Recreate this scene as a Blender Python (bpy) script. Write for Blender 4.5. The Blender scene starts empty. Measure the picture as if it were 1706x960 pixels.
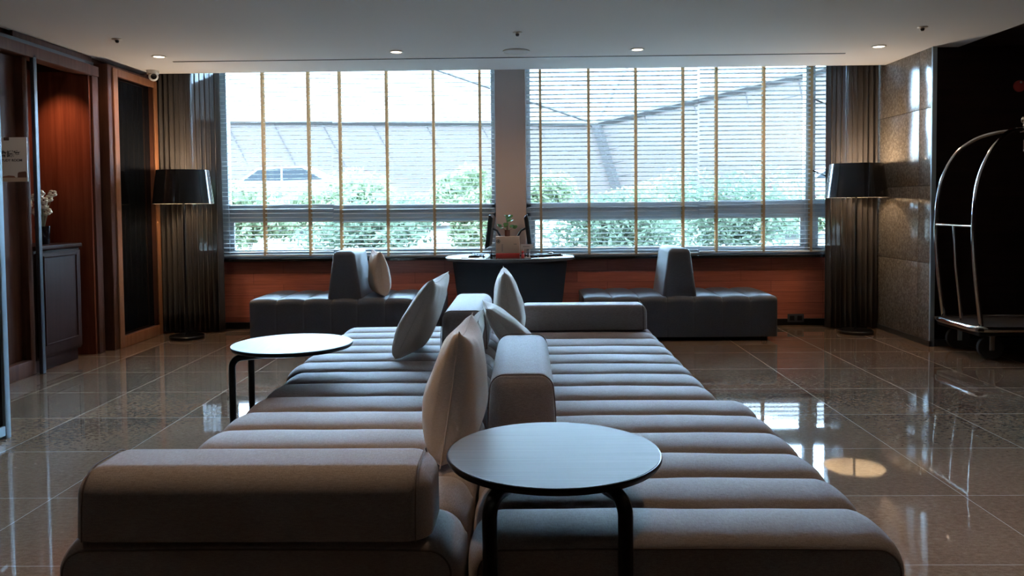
import bpy, bmesh, math, random
import numpy as np
from mathutils import Vector, Matrix, Euler
PI = math.pi
random.seed(7)
rng = np.random.default_rng(7)
S = bpy.context.scene
COL = S.collection

# ------------------------------------------------------------------ camera
cd = bpy.data.cameras.new('camera'); cam = bpy.data.objects.new('camera', cd); COL.objects.link(cam)
cd.sensor_fit = 'HORIZONTAL'; cd.sensor_width = 36.0
cd.lens = 1326 / 1706 * 36.0
cd.shift_y = -0.05166
cd.clip_start = 0.05; cd.clip_end = 400
cam.location = (0, 0, 1.3)
cam.rotation_mode = 'XYZ'
_R = Matrix.Rotation(0.01716, 3, 'Z') @ Matrix.Rotation(PI / 2 - 0.03866, 3, 'X') @ Matrix.Rotation(-0.009256, 3, 'Z')
cam.rotation_euler = _R.to_euler('XYZ')
S.camera = cam

# ------------------------------------------------------------------ world, sun, exposure
w = bpy.data.worlds.new('sky'); S.world = w; w.use_nodes = True
bg = w.node_tree.nodes['Background']
bg.inputs[0].default_value = (0.47, 0.71, 1.0, 1); bg.inputs[1].default_value = 92.0
sd = bpy.data.lights.new('sun', 'SUN'); sun = bpy.data.objects.new('sun', sd); COL.objects.link(sun)
sd.energy = 6.0; sd.color = (1.0, 0.97, 0.92); sd.angle = math.radians(3)
sun.rotation_euler = (math.radians(42), 0, math.radians(-18))
S.view_settings.view_transform = 'Standard'; S.view_settings.look = 'None'
S.view_settings.gamma = 1.0; S.view_settings.use_curve_mapping = False
S.view_settings.exposure = 0.0
WARM = (1.0, 0.68, 0.42)
CEIL_W = 26      # ceiling downlights near the window
HALL_W = 26      # ceiling downlights further inside the lobby
LAMP_W = 18

# ------------------------------------------------------------------ materials
def mat(name, col, rough=0.5, metal=0.0, spec=0.5, **kw):
    m = bpy.data.materials.new(name); m.use_nodes = True
    b = m.node_tree.nodes['Principled BSDF']
    b.inputs['Base Color'].default_value = (*col, 1); b.inputs['Roughness'].default_value = rough
    b.inputs['Metallic'].default_value = metal; b.inputs['Specular IOR Level'].default_value = spec
    for k, v in kw.items(): b.inputs[k].default_value = v
    return m
def N(m, t, **kw):
    n = m.node_tree.nodes.new(t)
    for k, v in kw.items(): setattr(n, k, v)
    return n
def L(m, a, b): m.node_tree.links.new(a, b)
def bsdf(m): return m.node_tree.nodes['Principled BSDF']
def coords(m, scale=(1, 1, 1), loc=(0, 0, 0), rot=(0, 0, 0)):
    tc = N(m, 'ShaderNodeTexCoord'); mp = N(m, 'ShaderNodeMapping')
    mp.inputs['Scale'].default_value = scale; mp.inputs['Location'].default_value = loc; mp.inputs['Rotation'].default_value = rot
    L(m, tc.outputs['Object'], mp.inputs[0]); return mp.outputs[0]
def noise(m, vec, scale, detail=4, rough=0.6):
    n = N(m, 'ShaderNodeTexNoise'); n.inputs['Scale'].default_value = scale; n.inputs['Detail'].default_value = detail
    n.inputs['Roughness'].default_value = rough; L(m, vec, n.inputs['Vector']); return n.outputs['Fac']
def ramp(m, fac, stops):
    r = N(m, 'ShaderNodeValToRGB'); e = r.color_ramp.elements
    e[0].position = stops[0][0]; e[0].color = (*stops[0][1], 1); e[1].position = stops[-1][0]; e[1].color = (*stops[-1][1], 1)
    for p, c in stops[1:-1]:
        x = e.new(p); x.color = (*c, 1)
    L(m, fac, r.inputs[0]); return r.outputs[0]
def mixc(m, fac, a, b, mode='MIX'):
    n = N(m, 'ShaderNodeMix', data_type='RGBA', blend_type=mode)
    if isinstance(fac, (int, float)): n.inputs[0].default_value = fac
    else: L(m, fac, n.inputs[0])
    for s, v in ((6, a), (7, b)):
        if isinstance(v, tuple): n.inputs[s].default_value = (*v, 1)
        else: L(m, v, n.inputs[s])
    return n.outputs[2]
def bump(m, h, strength, dist=0.01):
    n = N(m, 'ShaderNodeBump'); n.inputs['Strength'].default_value = strength; n.inputs['Distance'].default_value = dist
    L(m, h, n.inputs['Height']); L(m, n.outputs[0], bsdf(m).inputs['Normal'])

def wood(name, c1, c2, rough, along='Y', grain=26):
    m = mat(name, c1, max(rough, .55) if 'table' not in name else rough, spec=.12 if 'table' not in name else .4)
    sc = {'X': (1.2, grain, grain), 'Y': (grain, 1.2, grain), 'Z': (grain, grain, 1.2)}[along]
    v = coords(m, sc); f = noise(m, v, 1.0, 6, 0.65)
    L(m, ramp(m, f, [(0.3, c1), (0.7, c2)]), bsdf(m).inputs['Base Color']); bump(m, f, 0.08, 0.002); return m
def fabric(name, c1, c2, weave=420, rough=0.92, bstr=0.35, sheen=0.22, spec=0.35):
    m = mat(name, c1, rough, spec=spec)
    bsdf(m).inputs['Sheen Weight'].default_value = sheen; bsdf(m).inputs['Sheen Roughness'].default_value = 0.35
    va = coords(m, (1, 0.14, 1)); vb = coords(m, (0.14, 1, 1)); vc = coords(m)
    a = noise(m, va, weave, 2); b = noise(m, vb, weave, 2); c = noise(m, vc, 14, 3)
    ad = N(m, 'ShaderNodeMath', operation='ADD'); L(m, a, ad.inputs[0]); L(m, b, ad.inputs[1])
    ml = N(m, 'ShaderNodeMath', operation='MULTIPLY'); L(m, ad.outputs[0], ml.inputs[0]); ml.inputs[1].default_value = 0.5
    col = ramp(m, ml.outputs[0], [(0.36, c1), (0.64, c2)])
    col2 = mixc(m, 0.10, col, ramp(m, c, [(0.3, c1), (0.7, c2)]))
    L(m, col2, bsdf(m).inputs['Base Color']); bump(m, ml.outputs[0], bstr, 0.0015); return m

M = {}
M['sofa'] = fabric('taupe_sofa_weave', (0.235, 0.200, 0.195), (0.39, 0.345, 0.335), rough=.8, spec=.3)
M['pipe'] = mat('dark_taupe_piping', (0.13, 0.10, 0.09), 0.85)
M['bench'] = fabric('charcoal_weave', (0.045, 0.054, 0.070), (0.080, 0.096, 0.120), sheen=.3, rough=.48, spec=.5, bstr=.15)
M['pillow'] = fabric('beige_pillow_cloth', (0.50, 0.43, 0.36), (0.68, 0.59, 0.51), weave=520)
M['black'] = mat('black_lacquer', (0.007, 0.007, 0.008), 0.3, spec=.35)
M['blackgloss'] = mat('black_gloss', (0.010, 0.011, 0.013), 0.12)
M['chrome'] = mat('chrome', (0.78, 0.77, 0.76), 0.10, 1.0)
M['alu'] = mat('grey_aluminium', (0.58, 0.62, 0.66), 0.4, 0.3)
M['alu_blue'] = mat('blue_grey_painted_metal', (0.30, 0.38, 0.44), 0.45, 0.2)
M['gunmetal'] = mat('grey_painted_trim', (0.055, 0.062, 0.075), 0.4, 0.2)
M['white'] = mat('white_plastic', (0.8, 0.8, 0.78), 0.4)
M['cream'] = mat('cream_shade_lining', (0.85, 0.78, 0.66), 0.7)
M['rubber'] = mat('dark_rubber', (0.02, 0.02, 0.022), 0.7)
M['paper'] = mat('white_paper', (0.75, 0.73, 0.70), 0.7)
M['red'] = mat('red_card', (0.50, 0.06, 0.05), 0.6)
M['kraft'] = mat('beige_card', (0.62, 0.49, 0.38), 0.7)
M['ink'] = mat('dark_ink', (0.03, 0.03, 0.035), 0.7)
M['greyink'] = mat('grey_ink', (0.22, 0.20, 0.19), 0.7)
M['leaf'] = mat('houseplant_green', (0.07, 0.22, 0.06), 0.4)
M['stem'] = mat('plant_stem', (0.22, 0.20, 0.10), 0.6)
M['bloom'] = mat('cream_blossom', (0.75, 0.66, 0.50), 0.7)
M['bloom_c'] = mat('brown_blossom_centre', (0.20, 0.08, 0.05), 0.7)
M['steelbase'] = mat('stainless_skirting', (0.08, 0.08, 0.085), 0.3, 0.5)
M['darkpanel'] = mat('dark_tinted_mirror', (0.006, 0.007, 0.009), 0.06, spec=0.2)
M['infill'] = mat('dark_panel', (0.02, 0.02, 0.024), 0.6, spec=.2)
M['deskpanel'] = mat('dark_navy_laminate', (0.009, 0.011, 0.017), 0.45)
M['desktop'] = mat('dark_desk_laminate', (0.10, 0.12, 0.14), 0.22)
M['screen'] = mat('dark_monitor_shell', (0.02, 0.028, 0.034), 0.3)
M['carpet'] = mat('cart_deck_carpet', (0.035, 0.03, 0.03), 0.95)
M['woodred'] = wood('red_brown_veneer', (0.135, 0.030, 0.015), (0.235, 0.062, 0.030), 0.32, 'Z')
M['wooddark'] = wood('dark_brown_veneer', (0.070, 0.026, 0.016), (0.125, 0.048, 0.028), 0.35, 'Z')
M['woodframe'] = wood('mid_brown_veneer', (0.26, 0.105, 0.05), (0.38, 0.17, 0.08), 0.35, 'Z')
M['woodcab'] = wood('dark_cabinet_veneer', (0.028, 0.0085, 0.0055), (0.042, 0.014, 0.009), 0.33, 'Z')
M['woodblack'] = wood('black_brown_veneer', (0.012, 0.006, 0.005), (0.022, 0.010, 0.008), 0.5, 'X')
M['wallpaint'] = mat('brown_grey_wallcovering', (0.74, 0.60, 0.54), 0.8)

def emis(name, col, s):
    m = bpy.data.materials.new(name); m.use_nodes = True; nt = m.node_tree; nt.nodes.clear()
    e = nt.nodes.new('ShaderNodeEmission'); o = nt.nodes.new('ShaderNodeOutputMaterial')
    e.inputs[0].default_value = (*col, 1); e.inputs[1].default_value = s; nt.links.new(e.outputs[0], o.inputs[0]); return m
M['bulb'] = emis('lit_bulb', (1.0, 0.80, 0.55), 14)
M['led'] = emis('lit_downlight', (1.0, 0.82, 0.60), 9)

# ceiling plaster
m = mat('ceiling_plaster', (0.86, 0.86, 0.87), 0.85); v = coords(m); bump(m, noise(m, v, 90, 3), 0.05, 0.002); M['ceil'] = m
# floor : polished granite slabs 0.675 m
def floor_mat():
    m = mat('polished_brown_granite', (0.1, 0.08, 0.06), 0.05, spec=0.5)
    v = coords(m)
    n1 = noise(m, coords(m, (1, 1.7, 1)), 34, 8, 0.75); n2 = noise(m, v, 150, 3, 0.6); n3 = noise(m, v, 1.6, 3)
    base = ramp(m, n1, [(0.34, (0.1170, 0.0718, 0.0468)), (0.50, (0.2028, 0.1342, 0.0905)), (0.62, (0.2613, 0.1794, 0.1248)), (0.72, (0.4056, 0.3198, 0.2496))])
    fl = ramp(m, n2, [(0.62, (0, 0, 0)), (0.72, (1, 1, 1))])
    base = mixc(m, fl, base, (0.4056, 0.3198, 0.2418))
    base = mixc(m, 0.35, base, ramp(m, n3, [(0.3, (0.1365, 0.0881, 0.0601)), (0.7, (0.2262, 0.1537, 0.1076))]))
    br = N(m, 'ShaderNodeTexBrick'); br.offset = 0; br.squash = 1
    vv = coords(m, (1, 1, 1), (2.809 + 6.75, -6.192 + 13.5, 0)); L(m, vv, br.inputs['Vector'])
    for k, x in (('Scale', 1.0), ('Mortar Size', 0.0014), ('Mortar Smooth', 0.0), ('Bias', 0.0), ('Brick Width', 0.675), ('Row Height', 0.675)): br.inputs[k].default_value = x
    br.inputs['Color1'].default_value = (0.92, 0.92, 0.92, 1); br.inputs['Color2'].default_value = (1.06, 1.06, 1.06, 1)
    base = mixc(m, 1.0, base, br.outputs['Color'], 'MULTIPLY')
    base = mixc(m, br.outputs['Fac'], base, (0.40, 0.36, 0.32))
    L(m, base, bsdf(m).inputs['Base Color'])
    r = N(m, 'ShaderNodeMapRange'); r.inputs['To Min'].default_value = 0.035; r.inputs['To Max'].default_value = 0.5
    L(m, br.outputs['Fac'], r.inputs[0]); L(m, r.outputs[0], bsdf(m).inputs['Roughness'])
    return m
M['floor'] = floor_mat()
# wall stone
def stone_mat():
    m = mat('polished_grey_brown_stone', (0.2, 0.17, 0.14), 0.16); v = coords(m)
    n1 = noise(m, v, 45, 8, 0.75); n2 = noise(m, v, 200, 2)
    c = ramp(m, n1, [(0.36, (0.085, 0.070, 0.055)), (0.52, (0.16, 0.135, 0.11)), (0.68, (0.28, 0.24, 0.20))])
    c = mixc(m, ramp(m, n2, [(0.6, (0, 0, 0)), (0.75, (1, 1, 1))]), c, (0.34, 0.30, 0.25))
    L(m, c, bsdf(m).inputs['Base Color']); return m
M['stone'] = stone_mat()
# wood plank cladding under the windows (x,z brick pattern)
def plank_mat():
    m = mat('red_brown_plank_cladding', (0.2, 0.07, 0.04), 0.42)
    sx = N(m, 'ShaderNodeTexCoord'); sep = N(m, 'ShaderNodeSeparateXYZ'); cmb = N(m, 'ShaderNodeCombineXYZ')
    L(m, sx.outputs['Object'], sep.inputs[0]); L(m, sep.outputs[0], cmb.inputs[0]); L(m, sep.outputs[2], cmb.inputs[1])
    br = N(m, 'ShaderNodeTexBrick'); br.offset = 0.37; br.offset_frequency = 2; L(m, cmb.outputs[0], br.inputs['Vector'])
    for k, x in (('Scale', 1.0), ('Mortar Size', 0.0012), ('Mortar Smooth', 0.0), ('Bias', 0.1), ('Brick Width', 0.86), ('Row Height', 0.118)): br.inputs[k].default_value = x
    br.inputs['Color1'].default_value = (0.58, 0.175, 0.105, 1); br.inputs['Color2'].default_value = (0.38, 0.11, 0.066, 1)
    br.inputs['Mortar'].default_value = (0.02, 0.008, 0.005, 1)
    f = noise(m, coords(m, (2, 2, 60)), 1.5, 6, 0.7)
    c = mixc(m, 0.55, br.outputs['Color'], ramp(m, f, [(0.3, (0.45, 0.42, 0.4)), (0.7, (1.25, 1.25, 1.25))]), 'MULTIPLY')
    L(m, c, bsdf(m).inputs['Base Color']); return m
M['plank'] = plank_mat()
# table veneer
m = wood('grey_oak_table_veneer', (0.13, 0.13, 0.132), (0.21, 0.21, 0.212), 0.52, 'X', 190); M['tabletop'] = m
# glass
def glass_mat():
    m = bpy.data.materials.new('clear_window_glass'); m.use_nodes = True; nt = m.node_tree; nt.nodes.clear()
    t = nt.nodes.new('ShaderNodeBsdfTransparent'); g = nt.nodes.new('ShaderNodeBsdfGlossy'); f = nt.nodes.new('ShaderNodeFresnel')
    x = nt.nodes.new('ShaderNodeMixShader'); o = nt.nodes.new('ShaderNodeOutputMaterial')
    t.inputs[0].default_value = (0.95, 0.985, 0.98, 1); g.inputs['Roughness'].default_value = 0.02; f.inputs[0].default_value = 1.45
    nt.links.new(f.outputs[0], x.inputs[0]); nt.links.new(t.outputs[0], x.inputs[1]); nt.links.new(g.outputs[0], x.inputs[2]); nt.links.new(x.outputs[0], o.inputs[0])
    return m
M['glass'] = glass_mat()
def sheer(name, col, trans, transp):
    m = bpy.data.materials.new(name); m.use_nodes = True; nt = m.node_tree; nt.nodes.clear()
    d = nt.nodes.new('ShaderNodeBsdfDiffuse'); t = nt.nodes.new('ShaderNodeBsdfTranslucent'); p = nt.nodes.new('ShaderNodeBsdfTransparent')
    a = nt.nodes.new('ShaderNodeMixShader'); b = nt.nodes.new('ShaderNodeMixShader'); o = nt.nodes.new('ShaderNodeOutputMaterial')
    d.inputs[0].default_value = (*col, 1); t.inputs[0].default_value = (*col, 1)
    a.inputs[0].default_value = trans; b.inputs[0].default_value = transp
    nt.links.new(d.outputs[0], a.inputs[1]); nt.links.new(t.outputs[0], a.inputs[2])
    nt.links.new(a.outputs[0], b.inputs[1]); nt.links.new(p.outputs[0], b.inputs[2]); nt.links.new(b.outputs[0], o.inputs[0]); return m
M['curtain'] = sheer('dark_sheer_curtain', (0.105, 0.092, 0.085), 0.12, 0.13)
M['slat'] = sheer('pale_blind_slat', (0.74, 0.77, 0.78), 0.16, 0.0)
M['tape'] = sheer('tan_ladder_tape', (0.60, 0.44, 0.28), 0.5, 0.0)
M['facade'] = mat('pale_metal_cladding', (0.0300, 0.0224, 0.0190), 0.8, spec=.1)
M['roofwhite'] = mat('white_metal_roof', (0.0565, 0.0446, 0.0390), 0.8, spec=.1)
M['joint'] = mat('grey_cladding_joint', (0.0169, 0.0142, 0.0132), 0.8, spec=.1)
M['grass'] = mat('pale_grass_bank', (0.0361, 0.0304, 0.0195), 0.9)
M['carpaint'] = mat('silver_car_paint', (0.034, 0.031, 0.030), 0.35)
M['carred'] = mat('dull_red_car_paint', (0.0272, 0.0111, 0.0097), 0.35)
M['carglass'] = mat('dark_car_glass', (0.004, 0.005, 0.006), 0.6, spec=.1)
def leafmat(name, c):
    m = sheer(name, c, 0.35, 0.0); return m
M['shrub1'] = leafmat('bright_shrub_leaves', (0.090, 0.108, 0.060)); M['shrub2'] = leafmat('deep_shrub_leaves', (0.058, 0.075, 0.050))
M['bark'] = mat('bark', (0.16, 0.13, 0.10), 0.9)

# ------------------------------------------------------------------ mesh helpers
class MB:
    def __init__(s): s.v = []; s.f = []; s.mi = []
    def add(s, vs, fs, mi=0):
        o = len(s.v); s.v += [tuple(p) for p in vs]; s.f += [tuple(i + o for i in f) for f in fs]; s.mi += [mi] * len(fs); return s
    def box(s, x0, x1, y0, y1, z0, z1, mi=0, mx=None):
        vs = [(x, y, z) for z in (z0, z1) for y in (y0, y1) for x in (x0, x1)]
        if mx is not None: vs = [mx @ Vector(p) for p in vs]
        return s.add(vs, [(0, 2, 3, 1), (4, 5, 7, 6), (0, 1, 5, 4), (2, 6, 7, 3), (0, 4, 6, 2), (1, 3, 7, 5)], mi)
    def tube(s, pts, r, n=10, mi=0, close=False, flat=None):
        pts = [Vector(p) for p in pts]; R = r if hasattr(r, '__len__') else [r] * len(pts); vs = []; up = None
        for i, p in enumerate(pts):
            if close: t = pts[(i + 1) % len(pts)] - pts[i - 1]
            else: t = pts[min(i + 1, len(pts) - 1)] - pts[max(i - 1, 0)]
            t.normalize()
            if up is None: up = Vector((0, 0, 1)) if abs(t.z) < 0.9 else Vector((0, 1, 0))
            a = t.cross(up)
            if a.length < 1e-6: a = t.orthogonal()
            a.normalize(); b = a.cross(t).normalized(); up = b
            fa, fb = (1, 1) if flat is None else flat
            for k in range(n):
                th = 2 * PI * k / n; vs.append(p + a * math.cos(th) * R[i] * fa + b * math.sin(th) * R[i] * fb)
        fs = []; m_ = len(pts)
        for i in range(m_ if close else m_ - 1):
            j = (i + 1) % m_
            for k in range(n): fs.append((i * n + k, i * n + (k + 1) % n, j * n + (k + 1) % n, j * n + k))
        if not close: fs += [tuple(range(n))[::-1], tuple((m_ - 1) * n + k for k in range(n))]
        return s.add(vs, fs, mi)
    def lathe(s, prof, n=40, c=(0, 0, 0), mi=0, caps=True):
        vs = []; fs = []
        for r, z in prof:
            for k in range(n):
                th = 2 * PI * k / n; vs.append((c[0] + r * math.cos(th), c[1] + r * math.sin(th), c[2] + z))
        for i in range(len(prof) - 1):
            for k in range(n): fs.append((i * n + k, i * n + (k + 1) % n, (i + 1) * n + (k + 1) % n, (i + 1) * n + k))
        if caps: fs += [tuple(range(n))[::-1], tuple((len(prof) - 1) * n + k for k in range(n))]
        return s.add(vs, fs, mi)
    def prism(s, poly, y0, y1, mi=0):       # poly in x,z extruded along y
        n = len(poly); vs = [(x, y0, z) for x, z in poly] + [(x, y1, z) for x, z in poly]
        fs = [tuple(range(n)), tuple(range(2 * n - 1, n - 1, -1))] + [(i, i + n, (i + 1) % n + n, (i + 1) % n) for i in range(n)]
        return s.add(vs, fs, mi)
    def ball(s, c, r, mi=0, n=12, sc=(1, 1, 1)):
        prof = [(max(1e-4, r * math.sin(PI * i / n)), -r * math.cos(PI * i / n)) for i in range(n + 1)]
        o = MB(); o.lathe(prof, 16); return s.add([(c[0] + p[0] * sc[0], c[1] + p[1] * sc[1], c[2] + p[2] * sc[2]) for p in o.v], o.f, mi)
    def build(s, name, mats, parent=None, smooth=False, bevel=0, ang=40, loc=None):
        me = bpy.data.meshes.new(name); me.from_pydata([tuple(p) for p in s.v], [], s.f)
        if not isinstance(mats, (list, tuple)): mats = [mats]
        for x in mats: me.materials.append(x)
        me.polygons.foreach_set('material_index', s.mi)
        bm = bmesh.new(); bm.from_mesh(me)
        bmesh.ops.recalc_face_normals(bm, faces=bm.faces)
        if bevel: bmesh.ops.bevel(bm, geom=[e for e in bm.edges if e.calc_face_angle(0) > 0.5], offset=bevel, segments=3, profile=0.5, affect='EDGES', clamp_overlap=True)
        bm.to_mesh(me); bm.free()
        if smooth or bevel:
            me.polygons.foreach_set('use_smooth', [True] * len(me.polygons))
            try: me.set_sharp_from_angle(angle=math.radians(ang))
            except Exception: pass
        me.update()
        o = bpy.data.objects.new(name, me); COL.objects.link(o)
        if loc: o.location = loc
        if parent: o.parent = parent
        return o
def thing(name, label, cat, loc=(0, 0, 0), rz=0, group=None):
    o = bpy.data.objects.new(name, None); COL.objects.link(o); o.location = loc; o.rotation_euler = (0, 0, rz); o.empty_display_size = 0.1
    o['label'] = label; o['category'] = cat
    if group: o['group'] = group
    return o
def tag(o, label, cat, group=None, kind=None):
    o['label'] = label; o['category'] = cat
    if group: o['group'] = group
    if kind: o['kind'] = kind
    return o
def struct(o, label=None):
    o['kind'] = 'structure'; o['category'] = 'structure' if not label else label[1]
    if label: o['label'] = label[0]
    return o
def copy_tree(o, parent=None):
    c = o.copy(); COL.objects.link(c)
    if parent: c.parent = parent
    for ch in list(o.children): copy_tree(ch, c)
    return c
def aim_spot(name, loc, target, power, size, col=WARM, blend=0.6, radius=0.04, parent=None):
    ld = bpy.data.lights.new(name, 'SPOT'); ld.energy = power; ld.color = col; ld.spot_size = math.radians(size); ld.spot_blend = blend; ld.shadow_soft_size = radius
    o = bpy.data.objects.new(name, ld); COL.objects.link(o); o.location = loc
    d = Vector(target) - Vector(loc); o.rotation_euler = d.to_track_quat('-Z', 'Y').to_euler()
    if parent: o.parent = parent
    return o

# ================================================================== SETTING
XL, XR, CZ = -3.88, 3.59, 2.65
struct(MB().box(-4.9, 5.4, -6.0, 8.45, -0.12, 0).build('floor', M['floor']), ('polished brown granite floor laid in large square slabs', 'floor'))
# ceiling slab with recessed curtain pocket at the window
cm = MB().box(-3.89, 3.83, -6.0, 7.36, CZ, 2.78).box(-3.89, 3.83, 7.385, 8.03, CZ, 2.78).box(-3.89, -3.25, 7.36, 7.385, CZ, 2.78).box(2.93, 3.83, 7.36, 7.385, CZ, 2.78)
struct(cm.build('ceiling', M['ceil']), ('smooth plaster ceiling of the lobby', 'ceiling'))
struct(MB().box(-5.0, 5.5, -6.1, 8.75, 3.0, 3.15).build('ceiling', M['black']), ('dark slab above the curtain pocket', 'ceiling'))
slot = MB().box(-3.25, 2.93, 7.362, 7.368, CZ - 0.004, 2.72).box(-3.25, 2.93, 7.376, 7.383, CZ - 0.004, 2.72)
struct(slot.build('trim_1', M['gunmetal']), ('long thin metal air slot in the ceiling before the windows', 'trim'))
# window wall
YW = 8.40
wb = MB().box(-4.0, 3.9, YW, 8.62, 0, 0.735)
struct(wb.build('wall_window', M['plank']), ('red-brown plank cladding below the windows', 'wall'))
wb = MB().box(-4.0, 3.9, YW + .02, 8.62, 2.92, 3.0).box(-4.0, -3.62, YW + .02, 8.62, .735, 2.92).box(3.45, 3.9, YW + .02, 8.62, .735, 2.92)
struct(wb.build('wall_lintel', M['wallpaint']), ('wall strip above and beside the windows', 'wall'))
struct(MB().box(-0.308, 0.008, 8.27, 8.60, 0.75, 3.0).build('wall_pillar', M['wallpaint'], bevel=0.004), ('brown-grey pillar between the two windows', 'wall'))
struct(MB().box(-3.65, 3.6, 8.30, 8.60, 0.722, 0.752).build('trim_2', M['blackgloss'], bevel=0.004), ('thin black window sill running along the cladding', 'sill'))
struct(MB().box(-3.75, 3.6, YW - .02, YW, 0, 0.07).build('baseboard_window', M['black']), ('black skirting under the window cladding', 'baseboard'))
# windows: frames, panes
def window(x0, x1, mull, name, label):
    yf0, yf1 = 8.46, 8.54
    f = MB()
    f.box(x0, x1, yf0, yf1, .752, .80).box(x0, x1, yf0, yf1, 2.86, 2.92)
    f.box(x0, x1, yf0, yf1, 1.165, 1.225).box(x0, x1, yf0 + .01, yf1, 1.225, 1.255).box(x0, x1, yf0, yf1, 1.255, 1.315)
    xs = [x0 + .0] + mull + [x1]
    f.box(x0, x0 + .05, yf0, yf1, .80, 2.86).box(x1 - .05, x1, yf0, yf1, .80, 2.86)
    for m_ in mull: f.box(m_ - .05, m_ + .05, yf0 - .02, yf1, .80, 2.86)
    r = f.build(name, M['alu'], bevel=0.004); struct(r, (label, 'window'))
    seg = [x0 + .05]
    for m_ in mull: seg += [m_ - .05, m_ + .05]
    seg.append(x1 - .05)
    for a, b in zip(seg[::2], seg[1::2]):
        MB().box(a, b, 8.50, 8.506, .80, 1.165).build('pane', M['glass'], r)
        MB().box(a, b, 8.50, 8.506, 1.315, 2.86).build('pane', M['glass'], r)
        s_ = MB()      # inner sash of the low hopper light
        s_.box(a, b, 8.47, 8.50, .80, .835).box(a, b, 8.47, 8.50, 1.13, 1.165).box(a, a + .045, 8.47, 8.50, .835, 1.13).box(b - .045, b, 8.47, 8.50, .835, 1.13)
        s_.build('sash', M['alu'], r, bevel=0.003)
    return r
w1 = window(-3.62, -0.308, [-3.215], 'window_1', 'left aluminium window with a low hopper light, left of the pillar')
w2 = window(0.008, 3.45, [3.0], 'window_2', 'right aluminium window with a low hopper light, right of the pillar')
for z in (2.38, 1.63):
    MB().tube([(3.0, 8.42, z), (3.12, 8.45, z - .04), (3.3, 8.47, z - .12)], .008, 8).ball((3.0, 8.42, z), .02).build('window_stay', M['black'], w2, smooth=True)

# left side : wall, header, bay, niche, framed mirror
for q in ((-4.9, XL - .05, -6.0, 6.16), (-4.9, -3.93, 7.0, 8.62), (-4.9, -4.302, 6.16, 7.0)):
    struct(MB().box(*q, 0, 3.0).build('wall_left', M['wooddark']), ('dark wood panelled left wall', 'wall'))
for q in ((-4.30, -3.83, 6.975, 6.999), (-4.30, -4.285, 6.16, 6.975)):
    struct(MB().box(*q, 0, 2.5).build('wall_niche', M['woodred']), ('red-brown veneer lining of the lit niche', 'wall'))
hd = MB().box(-3.93, -3.80, -6.0, 7.10, 2.47, 2.56).box(-3.93, -3.86, 6.0, 7.10, 2.56, 3.0)
struct(hd.build('trim_3', M['wooddark'], bevel=0.006), ('dark wood header along the top of the left wall', 'trim'))
struct(MB().box(-3.90, -3.845, -6.0, 7.10, 2.57, 2.60).build('trim_4', M['gunmetal'], bevel=0.003), ('thin grey moulding above the wood header', 'trim'))
struct(MB().box(-3.93, -3.81, 7.0, 7.10, 0, 2.47).box(-3.93, -3.86, 6.10, 6.16, 0, 2.47).build('trim_5', M['wooddark'], bevel=0.006), ('dark wood jambs either side of the niche', 'trim'))
struct(MB().box(-3.830, -3.800, 6.145, 6.19, 0, 2.50).build('trim_6', M['gunmetal'], bevel=0.005), ('slim blue-grey metal post left of the niche', 'trim'))
struct(MB().box(-3.93, -3.85, -6.0, 6.1, 0, 0.12).build('baseboard_left', M['wooddark'], bevel=0.004), ('dark wood skirting on the left wall', 'baseboard'))

cab = thing('cabinet', 'dark wood cabinet with a panelled door built into the lit niche', 'cabinet', (-3.98, 6.50, 0))
MB().box(-.30, .12, -.34, .30, .10, .97).box(-.28, .10, -.32, .28, 0, .10).build('body', M['woodcab'], cab, bevel=0.003)
MB().box(-.30, .15, -.345, .30, .97, 1.005).build('countertop', M['woodcab'], cab, bevel=0.006)
d = MB().box(.12, .138, -.32, .285, .12, .945).build('door', M['woodcab'], cab, bevel=0.003)
fr = MB()
for a in ((-.24, -.225, .20, .92), (.215, .23, .20, .92)): fr.box(.138, .146, a[0], a[1], a[2], a[3])
fr.box(.138, .146, -.24, .23, .905, .92).box(.138, .146, -.24, .23, .20, .215)
fr.build('panel_moulding', M['woodcab'], d, bevel=0.003)

fl = thing('framed_mirror', 'tall dark mirror panel in a wide wood frame beside the left curtain', 'mirror', (-3.80, 7.66, 0))
fr = MB().box(-.13, .045, -.50, -.35, 0, 2.60).box(-.13, .045, .37, .45, 0, 2.60).box(-.13, .045, -.35, .37, 2.52, 2.60).box(-.13, .045, -.35, .37, 0, .10)
fr.build('frame', M['wooddark'], fl, bevel=0.006)
MB().box(.045, .060, -.425, -.345, 0, 2.58).box(.045, .060, .365, .435, 0, 2.58).box(.045, .060, -.345, .365, 2.51, 2.58).box(.045, .060, -.345, .365, 0.0, .105).build('frame_lip', M['woodframe'], fl, bevel=0.004)
MB().box(-.02, 0.0, -.35, .37, .10, 2.52).build('mirror_panel', M['darkpanel'], fl)

# right side: stone clad pier, alcove of dark wood
pier = MB().box(XR + .012, 5.3, 7.14, 8.62, 0, 3.0)
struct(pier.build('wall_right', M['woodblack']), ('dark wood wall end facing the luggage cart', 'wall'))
st = MB()
for z0, z1 in ((.05, .738), (.742, 1.432), (1.436, 2.120), (2.124, 2.70)): st.box(XR, XR + .03, 7.12, 7.34, z0, z1).box(XR, XR + .03, 7.343, 8.42, z0, z1)
struct(st.build('wall_stone', M['stone'], bevel=0.0015), ('polished grey-brown stone panels on the right wall', 'wall'))
struct(MB().box(XR - .004, XR + .035, 7.10, 7.12, 0, CZ).build('trim_7', M['alu_blue']), ('thin metal edge at the corner of the stone wall', 'trim'))
struct(MB().box(XR - .012, XR + .02, 7.10, 8.40, 0, .05).box(XR + .036, 5.2, 7.125, 7.139, 0, .06).build('baseboard_right', M['steelbase']), ('dark skirting at the foot of the stone wall', 'baseboard'))
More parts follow.
